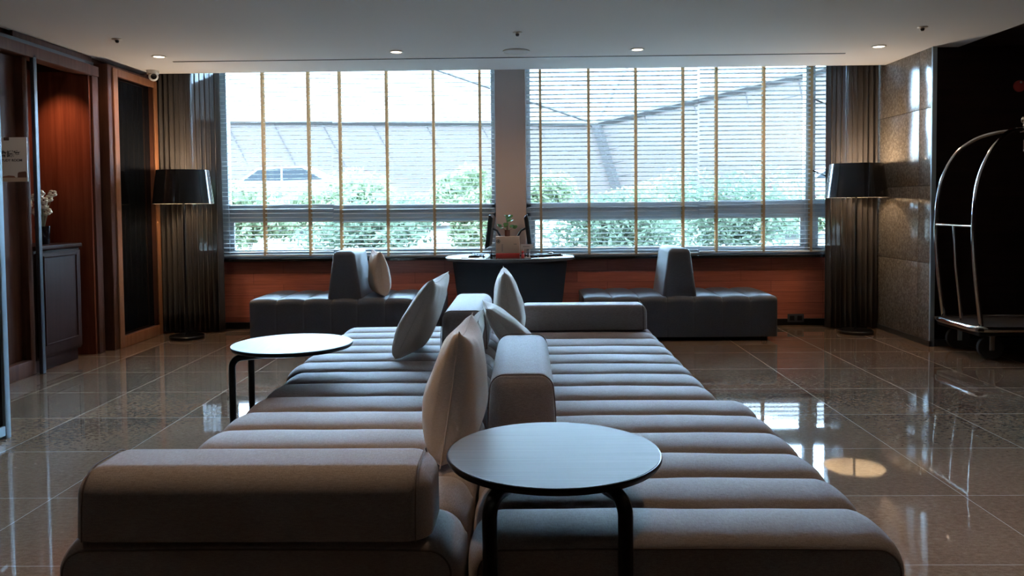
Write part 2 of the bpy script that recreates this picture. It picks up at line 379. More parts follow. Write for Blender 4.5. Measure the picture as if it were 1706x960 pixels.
al = MB().box(5.2, 5.4, -6.0, 7.14, 0, 3.0).box(3.83, 5.2, -6.0, 7.14, 2.66, 2.75)
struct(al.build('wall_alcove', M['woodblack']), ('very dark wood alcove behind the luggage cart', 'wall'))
struct(MB().box(-4.9, 5.4, -6.2, -6.0, 0, 3.0).build('wall_front', M['wooddark']), ('dark wood wall behind the viewer', 'wall'))

# ================================================================== SOFAS
def seat_body(W, Ln, n, H, zb, d=0.030, r=0.09, nv=14, seed=0, mt='sofa', name='upholstered_body', parent=None, off=(0, 0)):
    rr = random.Random(seed)
    sec = []                                     # x,z,nx,nz around the section
    sec.append((-W / 2, zb, -1, 0)); sec.append((-W / 2, (zb + H - r) / 2, -1, 0))
    for k in range(9):
        a = PI - k / 8 * PI / 2; sec.append((-W / 2 + r + r * math.cos(a), H - r + r * math.sin(a), math.cos(a), math.sin(a)))
    for k in range(1, 12): sec.append((-W / 2 + r + (W - 2 * r) * k / 12, H, 0, 1))
    for k in range(9):
        a = PI / 2 - k / 8 * PI / 2; sec.append((W / 2 - r + r * math.cos(a), H - r + r * math.sin(a), math.cos(a), math.sin(a)))
    sec.append((W / 2, (zb + H - r) / 2, 1, 0)); sec.append((W / 2, zb, 1, 0))
    ns = len(sec); vs = []; p = Ln / n
    ph = [[rr.uniform(0, 6.28) for _ in range(3)] for _ in range(n + 1)]
    rows = []
    for c in range(n):
        for k in range(nv):
            t = k / nv
            t = 0.5 - 0.5 * math.cos(PI * t) if True else t
            rows.append((c, t))
    rows.append((n - 1, 1.0))
    for c, t in rows:
        e = 2 * t - 1; crown = (max(0.0, 1 - abs(e) ** 2.3)) ** (1 / 1.9)
        for i, (x, z, nx, nz) in enumerate(sec):
            side = 1.0 if nz > 0.3 else 0.30 + 0.7 * max(0, nz) / 0.3
            endr = (c == 0 and t < .5) or (c == n - 1 and t > .5)
            dd = d * (1.0 if endr else side)
            ins = dd * (1 - crown)
            bulge = 0.005 * math.cos(PI * x / W) * (1 if nz > .5 else 0)
            y = off[1] - Ln / 2 + (c + t) * p
            def wob(j): return 0.0045 * math.sin(x * 7 + ph[j][0]) + 0.003 * math.sin(x * 17 + ph[j][1])
            a_, b_ = (0 if c == 0 else wob(c)), (0 if c == n - 1 else wob(c + 1))
            y += (a_ * (1 - t) + b_ * t)
            vs.append((off[0] + x - nx * ins, y, z - nz * ins + bulge))
    fs = []; m_ = len(rows)
    for j in range(m_ - 1):
        for i in range(ns - 1): fs.append((j * ns + i, j * ns + i + 1, (j + 1) * ns + i + 1, (j + 1) * ns + i))
        fs.append((j * ns + ns - 1, j * ns, (j + 1) * ns, (j + 1) * ns + ns - 1))
    fs += [tuple(range(ns)), tuple((m_ - 1) * ns + k for k in range(ns))[::-1]]
    o = MB().add(vs, fs).build(name, M[mt], parent, smooth=True, ang=70)
    # piping at the two ends
    for row, sgn in ((0, -1), (m_ - 1, 1)):
        pts = [Vector(vs[row * ns + i]) + Vector((0, sgn * 0.001, 0)) for i in range(ns)]
        MB().tube(pts, 0.0025, 6).build('piping', M['pipe'] if mt == 'sofa' else M['bench'], parent, smooth=True)
    return o
def sofa(x0, x1, y0, y1, n, label, seed, mt='sofa', H=0.445, cat='sofa', name='channelled_sofa', group='channelled sofa modules set back to back'):
    t = thing(name, label, cat, ((x0 + x1) / 2, (y0 + y1) / 2, 0), 0, group)
    seat_body(x1 - x0, y1 - y0, n, H, 0.045, parent=t, seed=seed, mt=mt)
    W, Ln = (x1 - x0) / 2 - .10, (y1 - y0) / 2 - .10
    for sx in (-1, 1):
        for sy in (-1, 1): MB().lathe([(.028, 0), (.032, .05)], 16, (sx * W, sy * Ln, 0)).build('foot', M['black'], t, smooth=True)
    return t
SPL = -0.165
sofa(-1.235, SPL - .004, 2.00, 4.11, 8, 'long taupe channelled seat in the left foreground, under the wide front bolster', 1)
sofa(-1.285, -0.172, 4.125, 5.62, 6, 'shorter taupe channelled seat at the far left, behind the left foreground seat', 2)
sofa(SPL + .004, .975, 2.00, 3.485, 6, 'taupe channelled seat in the right foreground, under the near round table', 3)
sofa(-0.158, 0.875, 3.50, 5.60, 8, 'long taupe channelled seat at the far right, with the low bolster at its window end', 4)

def rblock(name, wx, wy, h, r, mtl, parent, top=(1, 1), shear=(0, 0), seg=7, pipe=None):
    bm = bmesh.new(); bmesh.ops.create_cube(bm, size=1)
    for v in bm.verts:
        k = v.co.z + .5; sx = 1 + (top[0] - 1) * k; sy = 1 + (top[1] - 1) * k
        v.co = Vector((v.co.x * wx * sx + shear[0] * k, v.co.y * wy * sy + shear[1] * k, k * h))
    top_e = [e for e in bm.edges if (e.verts[0].co.z > h * .6 or e.verts[1].co.z > h * .6)]
    bot_e = [e for e in bm.edges if e not in top_e]
    bmesh.ops.bevel(bm, geom=[e for e in bm.edges if (e.verts[0].co.z + e.verts[1].co.z) > h * .9], offset=r, segments=seg, profile=0.5, affect='EDGES', clamp_overlap=True)
    me = bpy.data.meshes.new(name); bm.to_mesh(me); bm.free(); me.materials.append(mtl)
    me.polygons.foreach_set('use_smooth', [True] * len(me.polygons)); me.set_sharp_from_angle(angle=math.radians(50))
    o = bpy.data.objects.new(name, me); COL.objects.link(o); o.parent = parent
    return o
def end_pipe(axis, half, w, h, topw, r, parent, mtl, inset=0.0):
    # seam cord around an end face of a bolster
    for s_ in (-1, 1):
        pts = []; hw, tw = w / 2, topw / 2
        prof = [(-hw, 0.0), (-(hw + tw) / 2, h * .5)]
        for k in range(7):
            a = PI - k / 6 * PI / 2; prof.append((-tw + r + r * math.cos(a), h - r + r * math.sin(a)))
        for k in range(7):
            a = PI / 2 - k / 6 * PI / 2; prof.append((tw - r + r * math.cos(a), h - r + r * math.sin(a)))
        prof += [((hw + tw) / 2, h * .5), (hw, 0.0)]
        for a, z in prof: pts.append((a, s_ * (half - inset), z) if axis == 'Y' else (s_ * (half - inset), a, z))
        MB().tube(pts, 0.002, 6).build('piping', mtl, parent, smooth=True)
def bolster(label, x, y, lx, ly, h, z=0.449, rz=0, r=.055):
    t = thing('bolster_backrest', label, 'bolster', (x, y, z), rz, 'taupe bolster backrests on the sofas')
    rblock('bolster_body', lx, ly, h, r, M['sofa'], t, top=(1.0, .93) if lx > ly else (.93, 1.0))
    if lx > ly: end_pipe('X', lx / 2, ly, h, ly * .93, r, t, M['pipe'], r * .55)
    else: end_pipe('Y', ly / 2, lx, h, lx * .93, r, t, M['pipe'], r * .30)
    return t
bolster('wide bolster lying across the front end of the left foreground seat', -0.712, 2.115, 0.93, 0.275, 0.176, z=.449, r=.07)
bolster('near bolster pointing to the window, between the round table and the pillows', -0.02, 3.46, 0.26, 0.975, 0.206)
bolster('far bolster pointing to the window, between the two far pillows', -0.37, 5.12, 0.275, 0.97, 0.228)
bolster('long low bolster across the window end of the far right seat', 0.385, 5.46, 0.865, 0.25, 0.166)

# benches with trapezoid backs
def bench(label, x0, x1, y0, y1, bx, seed):
    t = thing('channelled_bench', label, 'bench', ((x0 + x1) / 2, (y0 + y1) / 2, 0), 0, 'charcoal benches under the windows')
    ob = seat_body(y1 - y0, x1 - x0, 7, .425, .04, d=.020, r=.06, parent=t, seed=seed, mt='bench')
    for ch in list(t.children): ch.rotation_euler = (0, 0, PI / 2)
    for sx in (-1, 1):
        for sy in (-1, 1): MB().lathe([(.03, 0), (.03, .045)], 16, (sx * .8, sy * .33, 0)).build('foot', M['black'], t, smooth=True)
    b = rblock('backrest', .325, .62, .452, .045, M['bench'], t, top=(.62, .97)); b.location = (bx - (x0 + x1) / 2, -.06, .418)
    return t
bench('charcoal channelled bench left of the desk, with a pillow against its block back', -2.62, -0.82, 7.45, 8.28, -1.73, 11)
bench('charcoal channelled bench right of the desk, without any pillow', 0.55, 2.35, 7.45, 8.28, 1.45, 12)

# pillows
def pillow(label, loc, size, thick, rot, seed, floor_z=.446, group='beige scatter pillows'):
    rr = random.Random(seed); n = 34; vs = []; fs = []
    P = [(rr.uniform(0, 6.28), rr.uniform(0, 6.28)) for _ in range(6)]
    for side in (1, -1):
        for j in range(n + 1):
            for i in range(n + 1):
                u, v_ = 2 * i / n - 1, 2 * j / n - 1
                x = u * (1 - .17 * (1 - v_ ** 2) * u ** 4) * size / 2; z = v_ * (1 - .17 * (1 - u ** 2) * v_ ** 4) * size / 2
                e = max(0, (1 - u ** 2) * (1 - v_ ** 2)); h = thick / 2 * e ** .36 * (1 + .06 * math.sin(1.7 * u + P[0][0]) - .30 * v_)
                wr = .0035 * e * (math.sin(5 * u + 4 * v_ + P[1][0]) + .6 * math.sin(8 * v_ - 4 * u + P[2][0]))
                edge = min(1, 6 * (1 - max(abs(u), abs(v_)))); wr += .0035 * (1 - e) ** 2 * edge * math.sin(9 * math.atan2(v_, u) + 7 * (abs(u) + abs(v_)) + P[3][0])
                vs.append((x, side * (h) + wr, z))
    for s_ in (0, 1):
        o = s_ * (n + 1) ** 2
        for j in range(n):
            for i in range(n):
                a = o + j * (n + 1) + i; f = (a, a + 1, a + n + 2, a + n + 1); fs.append(f if s_ == 0 else f[::-1])
    t = thing('scatter_pillow', label, 'pillow', loc, 0, group); t.rotation_euler = rot
    ob = MB().add(vs, fs)
    me = ob.build('pillow_body', M['pillow'], t, smooth=True, ang=180)
    bm = bmesh.new(); bm.from_mesh(me.data); bmesh.ops.remove_doubles(bm, verts=bm.verts, dist=0.002); bm.to_mesh(me.data); bm.free()
    q = []
    for k in range(40):
        s_ = k / 10; a = int(s_); f = 2 * (s_ - a) - 1
        u, v_ = [(f, -1), (1, f), (-f, 1), (-1, -f)][a]
        q.append((u * (1 - .17 * (1 - v_ ** 2) * u ** 4) * size / 2, 0, v_ * (1 - .17 * (1 - u ** 2) * v_ ** 4) * size / 2))
    MB().tube(q, .002, 6, close=True).build('seam', M['pillow'], t, smooth=True)
    bpy.context.view_layer.update(); mwp = t.matrix_world @ me.matrix_basis
    t.location.z += floor_z + .002 - min((mwp @ v.co).z for v in me.data.vertices)
    return t
R90 = PI / 2
def lean(rz, tilt): # pillow plane contains Y; tilt moves the top toward +X (positive)
    return (Matrix.Rotation(rz, 3, 'Z') @ Matrix.Rotation(tilt, 3, 'Y') @ Matrix.Rotation(R90, 3, 'Z')).to_euler()
pillow('large beige pillow nearest the camera, left of the near bolster', (-.243, 2.76, .672), .45, .195, lean(-.03, .15), 21)
pillow('beige pillow leaning far over at the left of the far bolster', (-.60, 4.58, .652), .50, .18, lean(-.08, .46), 22)
pillow('upright beige pillow at the right of the far bolster', (-.115, 5.05, .662), .445, .19, lean(.04, -.12), 23)
pillow('low brown-shaded pillow half hidden between near bolster and upright far pillow', (-.10, 4.42, .565), .40, .15, lean(.1, -.75), 24)
pillow('beige pillow almost hidden behind the nearest pillow, only its tip showing', (-.29, 3.55, .60), .40, .13, lean(0, .45), 25)
pillow('beige pillow leaning against the block back of the left bench', (-1.435, 7.72, .628), .44, .20, lean(.35, -.10), 26, floor_z=.428)

# ================================================================== TABLES
def side_table(label, x, y, rz):
    t = thing('round_side_table', label, 'table', (x, y, 0), rz, 'round side tables reaching over the sofas')
    R = .303; zt = .60
    MB().lathe([(R - .005, zt - .0012), (R - .005, zt)], 72).build('veneer_top', M['tabletop'], t)
    MB().lathe([(R - .03, zt - .026), (R - .006, zt - .020), (R, zt - .010), (R, zt - .004), (R - .002, zt - .001), (R - .006, zt - .0012)], 72).build('tabletop', M['black'], t, smooth=True)
    for s_ in (-1, 1):      # bent plywood legs: vertical strip curving in under the top
        pts = []; x0, y0 = s_ * .171, -.258; dx, dy = -s_ * .45, .89; rb = .045; zt2 = zt - .042
        for k in range(4): pts.append((x0, y0, .03 + (zt2 - rb - .03) * k / 3))
        for k in range(1, 7):
            a = k / 6 * PI / 2; pts.append((x0 + dx * rb * (1 - math.cos(a)), y0 + dy * rb * (1 - math.cos(a)), zt2 - rb + rb * math.sin(a)))
        pts.append((x0 + dx * .33, y0 + dy * .33, zt2))
        MB().tube(pts, .0195, 12, flat=(1.0, .85)).build('leg', M['black'], t, smooth=True)
        MB().box(-.016, .016, -.02, .42, .0, .032, mx=Matrix.Translation((x0, y0, 0)) @ Matrix.Rotation(s_ * .12, 4, 'Z')).build('floor_runner', M['black'], t, bevel=.005)
    return t
side_table('round grey-topped table in the foreground, over the front of the right seat', .074, 2.233, 0.0)
side_table('round pale-topped table left of the sofas, with two black legs showing', -1.20, 4.04, -1.50)

# ================================================================== DESK AND THINGS ON IT
DX, DY, DZ = -.157, 7.84, .79
t = thing('oval_desk', 'dark oval desk before the pillar, between the two benches', 'desk', (DX, DY, 0))
def oval(z0, z1, ax, ay, e=2.6, n=64):
    o = MB(); vs = []
    for z, s_ in ((z0, .985), (z0 + .006, 1), (z1 - .006, 1), (z1, .985)):
        for k in range(n):
            a = 2 * PI * k / n; c, s2 = math.cos(a), math.sin(a)
            vs.append((ax * s_ * math.copysign(abs(c) ** (2 / e), c), ay * s_ * math.copysign(abs(s2) ** (2 / e), s2), z))
    fs = [(j * n + k, j * n + (k + 1) % n, (j + 1) * n + (k + 1) % n, (j + 1) * n + k) for j in range(3) for k in range(n)]
    fs += [tuple(range(n))[::-1], tuple(3 * n + k for k in range(n))]
    return o.add(vs, fs)
oval(DZ - .034, DZ, .635, .47, 2.2).build('desktop', M['desktop'], t, smooth=True)
MB().prism([(-.54, .755), (.55, .755), (.46, .04), (-.45, .04)], -.29, -.25).build('modesty_panel', M['deskpanel'], t, bevel=.003)
MB().box(-.47, -.43, -.25, .32, .03, .756).build('side_panel', M['deskpanel'], t, bevel=.003)
MB().box(.44, .48, -.25, .32, .03, .756).build('side_panel', M['deskpanel'], t, bevel=.003)
MB().box(-.46, .47, -.28, .33, 0, .04).build('plinth', M['black'], t)
def monitor(label, x, y, rz, tiltdir):
    t = thing('desktop_monitor', label, 'monitor', (x, y, DZ), rz, 'slim black monitors on the desk')
    # local: screen faces -Y
    mx = Matrix.Translation((0, 0, .245)) @ Matrix.Rotation(-.13, 4, 'X')
    s_ = MB(); s_.box(-.26, .26, -.012, .0, -.165, .165, mx=mx)
    bk = [(-.165, 0), (.165, 0), (.14, .028), (-.14, .028)]
    vs = []; 
    for x_ in (-.25, .25):
        for z_, y_ in bk: vs.append(mx @ Vector((x_ * (1 if y_ == 0 else .9), y_, z_)))
    s_.add(vs, [(0, 1, 2, 3), (7, 6, 5, 4), (0, 4, 5, 1), (1, 5, 6, 2), (2, 6, 7, 3), (3, 7, 4, 0)])
    s_.build('monitor_housing', M['screen'], t, bevel=.004)
    MB().box(-.25, .25, -.0135, -.012, -.155, .155, mx=mx).build('screen_panel', M['blackgloss'], t)
    MB().tube([(0, .03, .27), (0, .075, .25), (0, .11, .19), (0, .125, .10), (0, .12, .02)], .014, 10, flat=(2.0, .8)).build('stand_arm', M['screen'], t, smooth=True)
    MB().box(-.10, .10, .02, .17, 0, .012).build('stand_foot', M['screen'], t, bevel=.004)
    return t
monitor('slim black monitor at the left of the box, seen edge-on', -.36, 7.95, -PI / 2 - .02, 1)
monitor('slim black monitor at the right of the box, seen edge-on', .03, 7.95, PI / 2 + .0, 1)
def mouse(label, x, y, rz=0):
    vs = MB().ball((0, 0, 0), .05, n=12, sc=(1.15, .62, .5)); vs.v = [(a, b, max(0, c)) for a, b, c in vs.v]
    o = vs.build('computer_mouse', M['blackgloss'], smooth=True, ang=60); o.location = (x, y, DZ + .0045); o.rotation_euler = (0, 0, rz); return tag(o, label, 'mouse', 'black mice on the desk')
tag(MB().box(-.62, -.42, 7.54, 7.70, DZ, DZ + .004).build('mouse_pad', M['paper'], bevel=.001), 'pale mouse pad at the left end of the desk', 'mouse pad')
mouse('black mouse on the pale pad at the left end of the desk', -.50, 7.62, .2)
mouse('black mouse near the right end of the desk, behind the keyboard', .25, 8.02, 1.9).location.z = DZ + .001
def keyboard(label, x, y, rz):
    t = thing('keyboard', label, 'keyboard', (x, y, DZ), rz, 'black keyboards on the desk')
    MB().box(-.20, .20, -.06, .06, 0, .012).build('keyboard_case', M['blackgloss'], t, bevel=.003)
    k = MB()
    for r_ in range(5):
        for c in range(14): k.box(-.19 + c * .0272, -.167 + c * .0272, -.052 + r_ * .021, -.035 + r_ * .021, .012, .019)
    k.build('keys', M['ink'], t)
keyboard('black keyboard left of the box, under the left monitor', -.475, 7.88, PI / 2 + .1)
keyboard('black keyboard at the right of the box, beside the small card stand', .17, 7.74, PI / 2 - .9)
t = thing('carton_box', 'beige carton with a red base and a round dark emblem, middle of the desk', 'box', (-.172, 7.60, DZ))
MB().box(-.112, .112, -.05, .05, .046, .205).build('carton', M['kraft'], t, bevel=.003)
MB().box(-.114, .114, -.052, .052, 0, .046).build('red_base', M['red'], t, bevel=.003)['label'] = 'red lower band of the carton'
ring = MB(); ring.tube([(-.088 + .016 * math.cos(a), -.0512, .160 + .016 * math.sin(a)) for a in np.linspace(0, 2 * PI, 24, endpoint=False)], .0022, 6, close=True)
ring.box(-.097, -.079, -.0515, -.050, .157, .164).box(-.0905, -.0855, -.0515, -.050, .150, .171)
ring.build('emblem', M['ink'], t, smooth=True)
pr = MB()
for k in range(9): pr.box(-.058, -.046 + (k % 3) * .002, -.0508, -.050, .062 + k * .008, .066 + k * .008)
pr.build('printed_lines', M['greyink'], t); pr = MB()
for k in range(3): pr.box(.060 + k * .009, .066 + k * .009, -.0508, -.050, .128, .136)
pr.build('printed_mark', M['greyink'], t)
t = thing('potted_plant', 'small leafy plant in a glass on top of the beige carton', 'plant', (-.175, 7.61, DZ + .205))
MB().lathe([(.022, 0), (.026, .004), (.026, .062), (.024, .062), (.024, .006), (.001, .006)], 24, caps=False).build('glass_cup', mat('brown_tinted_glass', (.16, .07, .05), .1, spec=.6), t, smooth=True)
lf = MB(); stt = MB(); rr = random.Random(5)
for k in range(13):
    a = rr.uniform(0, 2 * PI); R_ = rr.uniform(.02, .085); h = rr.uniform(.08, .20)
    if k == 0: a, R_, h = PI, .082, .105
    if k == 1: a, R_, h = 0.1, .072, .09
    p = Vector((R_ * math.cos(a), R_ * math.sin(a) * .7, h)); stt.tube([(0, 0, .03), (p.x * .4, p.y * .4, h * .7), p], .0016, 5)
    s_ = rr.uniform(.018, .028); nrm = Vector((rr.uniform(-.5, .5), rr.uniform(-1, -.2), rr.uniform(.3, 1))).normalized(); q = nrm.to_track_quat('Z', 'Y').to_matrix()
    n_ = 12; pts = [p + q @ Vector((s_ * math.cos(b) * (1 + .25 * math.cos(b)), s_ * .8 * math.sin(b), .004 * math.cos(2 * b))) for b in np.linspace(0, 2 * PI, n_, endpoint=False)]
    lf.add([p + q @ Vector((0, 0, -.004))] + pts, [(0, i + 1, (i + 1) % n_ + 1) for i in range(n_)])
stt.build('stems', M['stem'], t, smooth=True); lf.build('leaves', M['leaf'], t, smooth=True, ang=180)
t = thing('card_stand', 'small white card in a stand at the right of the carton', 'sign', (.01, 7.55, DZ))
MB().box(-.055, .055, -.004, .004, .085, .13).build('card', M['paper'], t)
x_ = MB()
for k in range(4): x_.box(-.035 + k * .016, -.023 + k * .016, -.0048, -.004, .105, .112)
x_.build('printed_line', M['greyink'], t)
MB().tube([(-.03, 0, .005), (-.03, 0, .09)], .004, 8).tube([(.025, 0, .005), (.025, 0, .09)], .004, 8).box(-.04, .035, -.012, .012, 0, .008).build('stand_posts', M['white'], t, smooth=True)
o = MB().lathe([(.013, 0), (.017, .02), (.012, .035), (.004, .05)], 16).ball((0, 0, .056), .014).build('red_figurine', M['red'], smooth=True); o.location = (-.028, 7.53, DZ); tag(o, 'tiny red figurine in front of the card stand', 'figurine')
o = MB().box(-.012, .012, -.01, .01, 0, .04).box(-.003, .003, -.003, .003, .04, .085).build('pen_holder', M['black'], bevel=.003); o.location = (-.325, 7.52, DZ); tag(o, 'small black pen holder left of the carton', 'pen holder')
tag(MB().box(.0, .12, 7.62, 7.68, DZ, DZ + .01).build('papers', M['paper']), 'small stack of white papers before the right monitor', 'papers')

# ================================================================== BLINDS AND CURTAINS
def blind(label, x0, x1, tapes, tilt, zb, zt=2.90, pitch=.0455, seed=0, sag=0):
    yc = 8.375; t = thing('venetian_blind', label, 'blind', ((x0 + x1) / 2, yc, zb), 0, 'pale slatted blinds at the windows')
    rr = random.Random(seed); xm = (x0 + x1) / 2; W = x1 - x0
    MB().box(-W / 2, W / 2, -.025, .025, zt - zb - .045, zt - zb).build('head_rail', M['slat'], t)
    MB().box(-W / 2, W / 2, -.025, .025, 0, .018).build('bottom_rail', M['slat'], t, bevel=.003)
    m_ = MB(); z = .045; n = 0
    while z < zt - zb - .07:
        a = tilt + rr.uniform(-.015, .015); hw = .025; pr_ = []
        for k in range(5):
            s_ = -1 + k / 2; pr_.append((s_ * hw, .0035 * (1 - s_ * s_)))
        top = [(y * math.cos(a) - zz * math.sin(a), y * math.sin(a) + zz * math.cos(a)) for y, zz in pr_]
        th = .0022; vs = []
        dz = rr.uniform(-.001, .001); e = rr.uniform(-.002, .002)
        for x_ in (-W / 2, W / 2):
            for y, zz in top: vs.append((x_, y, z + zz + dz + (e if x_ > 0 else -e)))
            for y, zz in top: vs.append((x_, y, z + zz + dz - th + (e if x_ > 0 else -e)))
        fs = []
        for k in range(4): fs += [(k, k + 1, 10 + k + 1, 10 + k), (5 + k, 15 + k, 15 + k + 1, 5 + k + 1)]
        fs += [(0, 10, 15, 5), (4, 9, 19, 14), (0, 5, 6, 7, 8, 9, 4, 3, 2, 1), (10, 11, 12, 13, 14, 19, 18, 17, 16, 15)]
        m_.add(vs, fs); z += pitch; n += 1
    m_.build('slats', M['slat'], t)
    for i, tx in enumerate(tapes):
        p = MB(); k = tx - xm; lo = .0
        p.box(k - .0125, k + .0125, -.0305, -.0295, lo, zt - zb - .02).box(k - .0125, k + .0125, .0295, .0305, lo, zt - zb - .02)
        p.build('ladder_tape', M['tape'], t)
    return t
def wx(px): return (px - 875) / 1326 * 8.345
blind('blind at the far left of the windows, beside the left curtain', -3.34, -2.03, [-3.25, wx(437.5), wx(514)], .115, .775, seed=1, pitch=.0455)
blind('blind just left of the pillar', -2.02, -.325, [wx(566.5), wx(645), wx(723), wx(800.5)], .115, .762, seed=2)
blind('blind just right of the pillar, behind the right monitor', .02, 1.805, [wx(901), wx(981), wx(1059), wx(1137)], -.14, .762, seed=3)
blind('blind at the far right of the windows, beside the right curtain', 1.825, 3.20, [wx(1192), wx(1270), wx(1348)], -.14, .775, seed=4)

def curtain(label, x0, x1, y, seed, flare=0):
    rr = random.Random(seed); nx, nz = 240, 14; vs = []; fs = []; H = 2.93
    folds = (x1 - x0) / .052; ph = [rr.uniform(-.6, .6) for _ in range(60)]
    for j in range(nz + 1):
        tz = j / nz
        for i in range(nx + 1):
            s_ = i / nx; th = s_ * folds * 2 * PI; k = int(s_ * folds) % 60
            amp = .036 * (1 + .25 * ph[k] * math.sin(th / 2) ** 2) * (1 + .2 * (1 - tz))
            yy = y + amp * math.sin(th + .25 * math.sin(3 * th / 7 + seed)) + .012 * (1 - tz) * math.sin(s_ * 17 + seed)
            xx = x0 + (x1 - x0) * s_ + .008 * math.sin(2 * th) + flare * (1 - tz) * (s_ - .5)
            vs.append((xx, yy, .015 + (H - .015) * tz))
    for j in range(nz):
        for i in range(nx): a = j * (nx + 1) + i; fs.append((a, a + 1, a + nx + 2, a + nx + 1))
    t = thing('curtain', label, 'curtain', ((x0 + x1) / 2, y, 0), 0, 'dark sheer curtains beside the windows')
    c = MB().add([(a - (x0 + x1) / 2, b - y, z) for a, b, z in vs], fs).build('curtain_cloth', M['curtain'], t, smooth=True, ang=180)
    md = c.modifiers.new('thickness', 'SOLIDIFY'); md.thickness = .002
    hm = MB()
    hm.tube([(x_ - (x0 + x1) / 2, 0, 2.955) for x_ in (x0, x1)], .012, 8).build('curtain_track', M['gunmetal'], t, smooth=True)
curtain('dark sheer curtain left of the windows, behind the left floor lamp', -3.78, -3.14, 8.17, 3, -.0)
curtain('dark sheer curtain right of the windows, against the stone wall', 3.06, 3.575, 8.17, 9, -.0)

# ================================================================== FLOOR LAMPS
def floor_lamp(label, x, y, rt, rb_, z0, z1):
    t = thing('floor_lamp', label, 'lamp', (x, y, 0), 0, 'black floor lamps beside the curtains')
    MB().lathe([(.165, 0), (.168, .006), (.168, .026), (.160, .034), (.02, .038)], 48).build('base', M['black'], t, smooth=True)
    MB().tube([(0, 0, .03), (0, 0, z0 + .12)], .011, 12).build('pole', M['black'], t, smooth=True)
    n = 56; prof_o = [(rb_, z0), (rt, z1)]; s_ = MB()
    s_.lathe(prof_o, n, caps=False, mi=0); s_.lathe([(rb_ - .004, z0), (rt - .004, z1)], n, caps=False, mi=1)
    s_.lathe([(rb_, z0), (rb_ - .004, z0)], n, caps=False, mi=1); s_.lathe([(rt, z1), (rt - .004, z1)], n, caps=False, mi=0)
    me = s_.build('lamp_shade', [M['blackgloss'], M['cream']], t, smooth=True, ang=60)
    MB().tube([(rt * .98 * math.cos(a), rt * .98 * math.sin(a), z1 - .02) for a in (0.4,)] + [(0, 0, z1 - .05)] + [(rt * .98 * math.cos(3.54), rt * .98 * math.sin(3.54), z1 - .02)], .003, 6).build('shade_spider', M['black'], t)
    MB().lathe([(.05, z0 + .10), (.05, z0 + .115), (.012, z0 + .15), (.012, z0 + .17)], 24).build('lamp_holder', M['black'], t, smooth=True)
    MB().lathe([(.012, z0 + .17), (.032, z0 + .205), (.036, z0 + .23), (.02, z0 + .26), (.002, z0 + .265)], 20).build('bulb', M['bulb'], t, smooth=True)
    ld = bpy.data.lights.new('lamp_light', 'POINT'); ld.energy = LAMP_W; ld.color = (1, .76, .52); ld.shadow_soft_size = .03
    lo = bpy.data.objects.new('lamp_light', ld); COL.objects.link(lo); lo.parent = t; lo.location = (0, 0, z1 - .03)
    return t
floor_lamp('black drum-shaded floor lamp before the left curtain', -3.37, 7.80, .245, .285, 1.335, 1.665)
floor_lamp('black drum-shaded floor lamp before the right curtain', 3.24, 7.86, .245, .29, 1.335, 1.665)

# ================================================================== LUGGAGE CART
t = thing('luggage_cart', 'chrome birdcage luggage cart parked in the dark alcove at the right', 'cart', (4.17, 6.74, 0))
hx, hy = .56, .35; bx_, by_ = .50, .29
MB().box(-hx, hx, -hy, hy, .245, .275).build('deck', M['carpet'], t, bevel=.01)
bp = []
for k in range(64):
    a = 2 * PI * k / 64; c, s_ = math.cos(a), math.sin(a); bp.append(((hx + .012) * math.copysign(abs(c) ** .25, c), (hy + .012) * math.copysign(abs(s_) ** .25, s_), .262))
MB().tube(bp, .019, 8, close=True, flat=(.6, 1.2)).build('bumper', M['chrome'], t, smooth=True)
MB().box(-hx + .02, hx - .02, -hy + .02, hy - .02, .205, .243).build('chassis', M['black'], t, bevel=.01)
HUB = (0, 0, 1.88)
def arch(sx, sy):
    p = [(sx * (bx_), sy * by_, .27), (sx * (bx_ + .045), sy * (by_ + .0), .62), (sx * (bx_ + .075), sy * by_, 1.05), (sx * (bx_ + .045), sy * by_ * .99, 1.42), (sx * (bx_ - .06), sy * by_ * .93, 1.68), (sx * (bx_ - .20), sy * by_ * .74, 1.815), (sx * .16, sy * by_ * .38, 1.87), (0, 0, 1.885)]
    P = [Vector(q) for q in p]; out = []
    for i in range(len(P) - 1):
        a, b, c, d_ = P[max(i - 1, 0)], P[i], P[i + 1], P[min(i + 2, len(P) - 1)]
        for k in range(8):
            s_ = k / 8; out.append(.5 * ((2 * b) + (-a + c) * s_ + (2 * a - 5 * b + 4 * c - d_) * s_ ** 2 + (-a + 3 * b - 3 * c + d_) * s_ ** 3))
    out.append(P[-1]); return out
for sx in (-1, 1):
    for sy in (-1, 1): MB().tube(arch(sx, sy), .019, 12).build('arch_tube', M['chrome'], t, smooth=True)
    MB().tube([(sx * (bx_ + .075), -by_, 1.09), (sx * (bx_ + .075), by_, 1.09)], .014, 10).build('cross_bar', M['chrome'], t, smooth=True)
    MB().tube([(sx * (bx_ + .075), 0, 1.09), (sx * (bx_ + .055), 0, .75), (sx * bx_, 0, .27)], .014, 10).build('centre_bar', M['chrome'], t, smooth=True)
MB().lathe([(.045, 1.86), (.05, 1.875), (.05, 1.90), (.02, 1.915), (.015, 1.935)], 24).ball((0, 0, 1.965), .038).build('finial', M['chrome'], t, smooth=True)
MB().tube([(-.0, 0, 1.80), (0, 0, 1.70)], .012, 10).build('hook', M['chrome'], t, smooth=True)
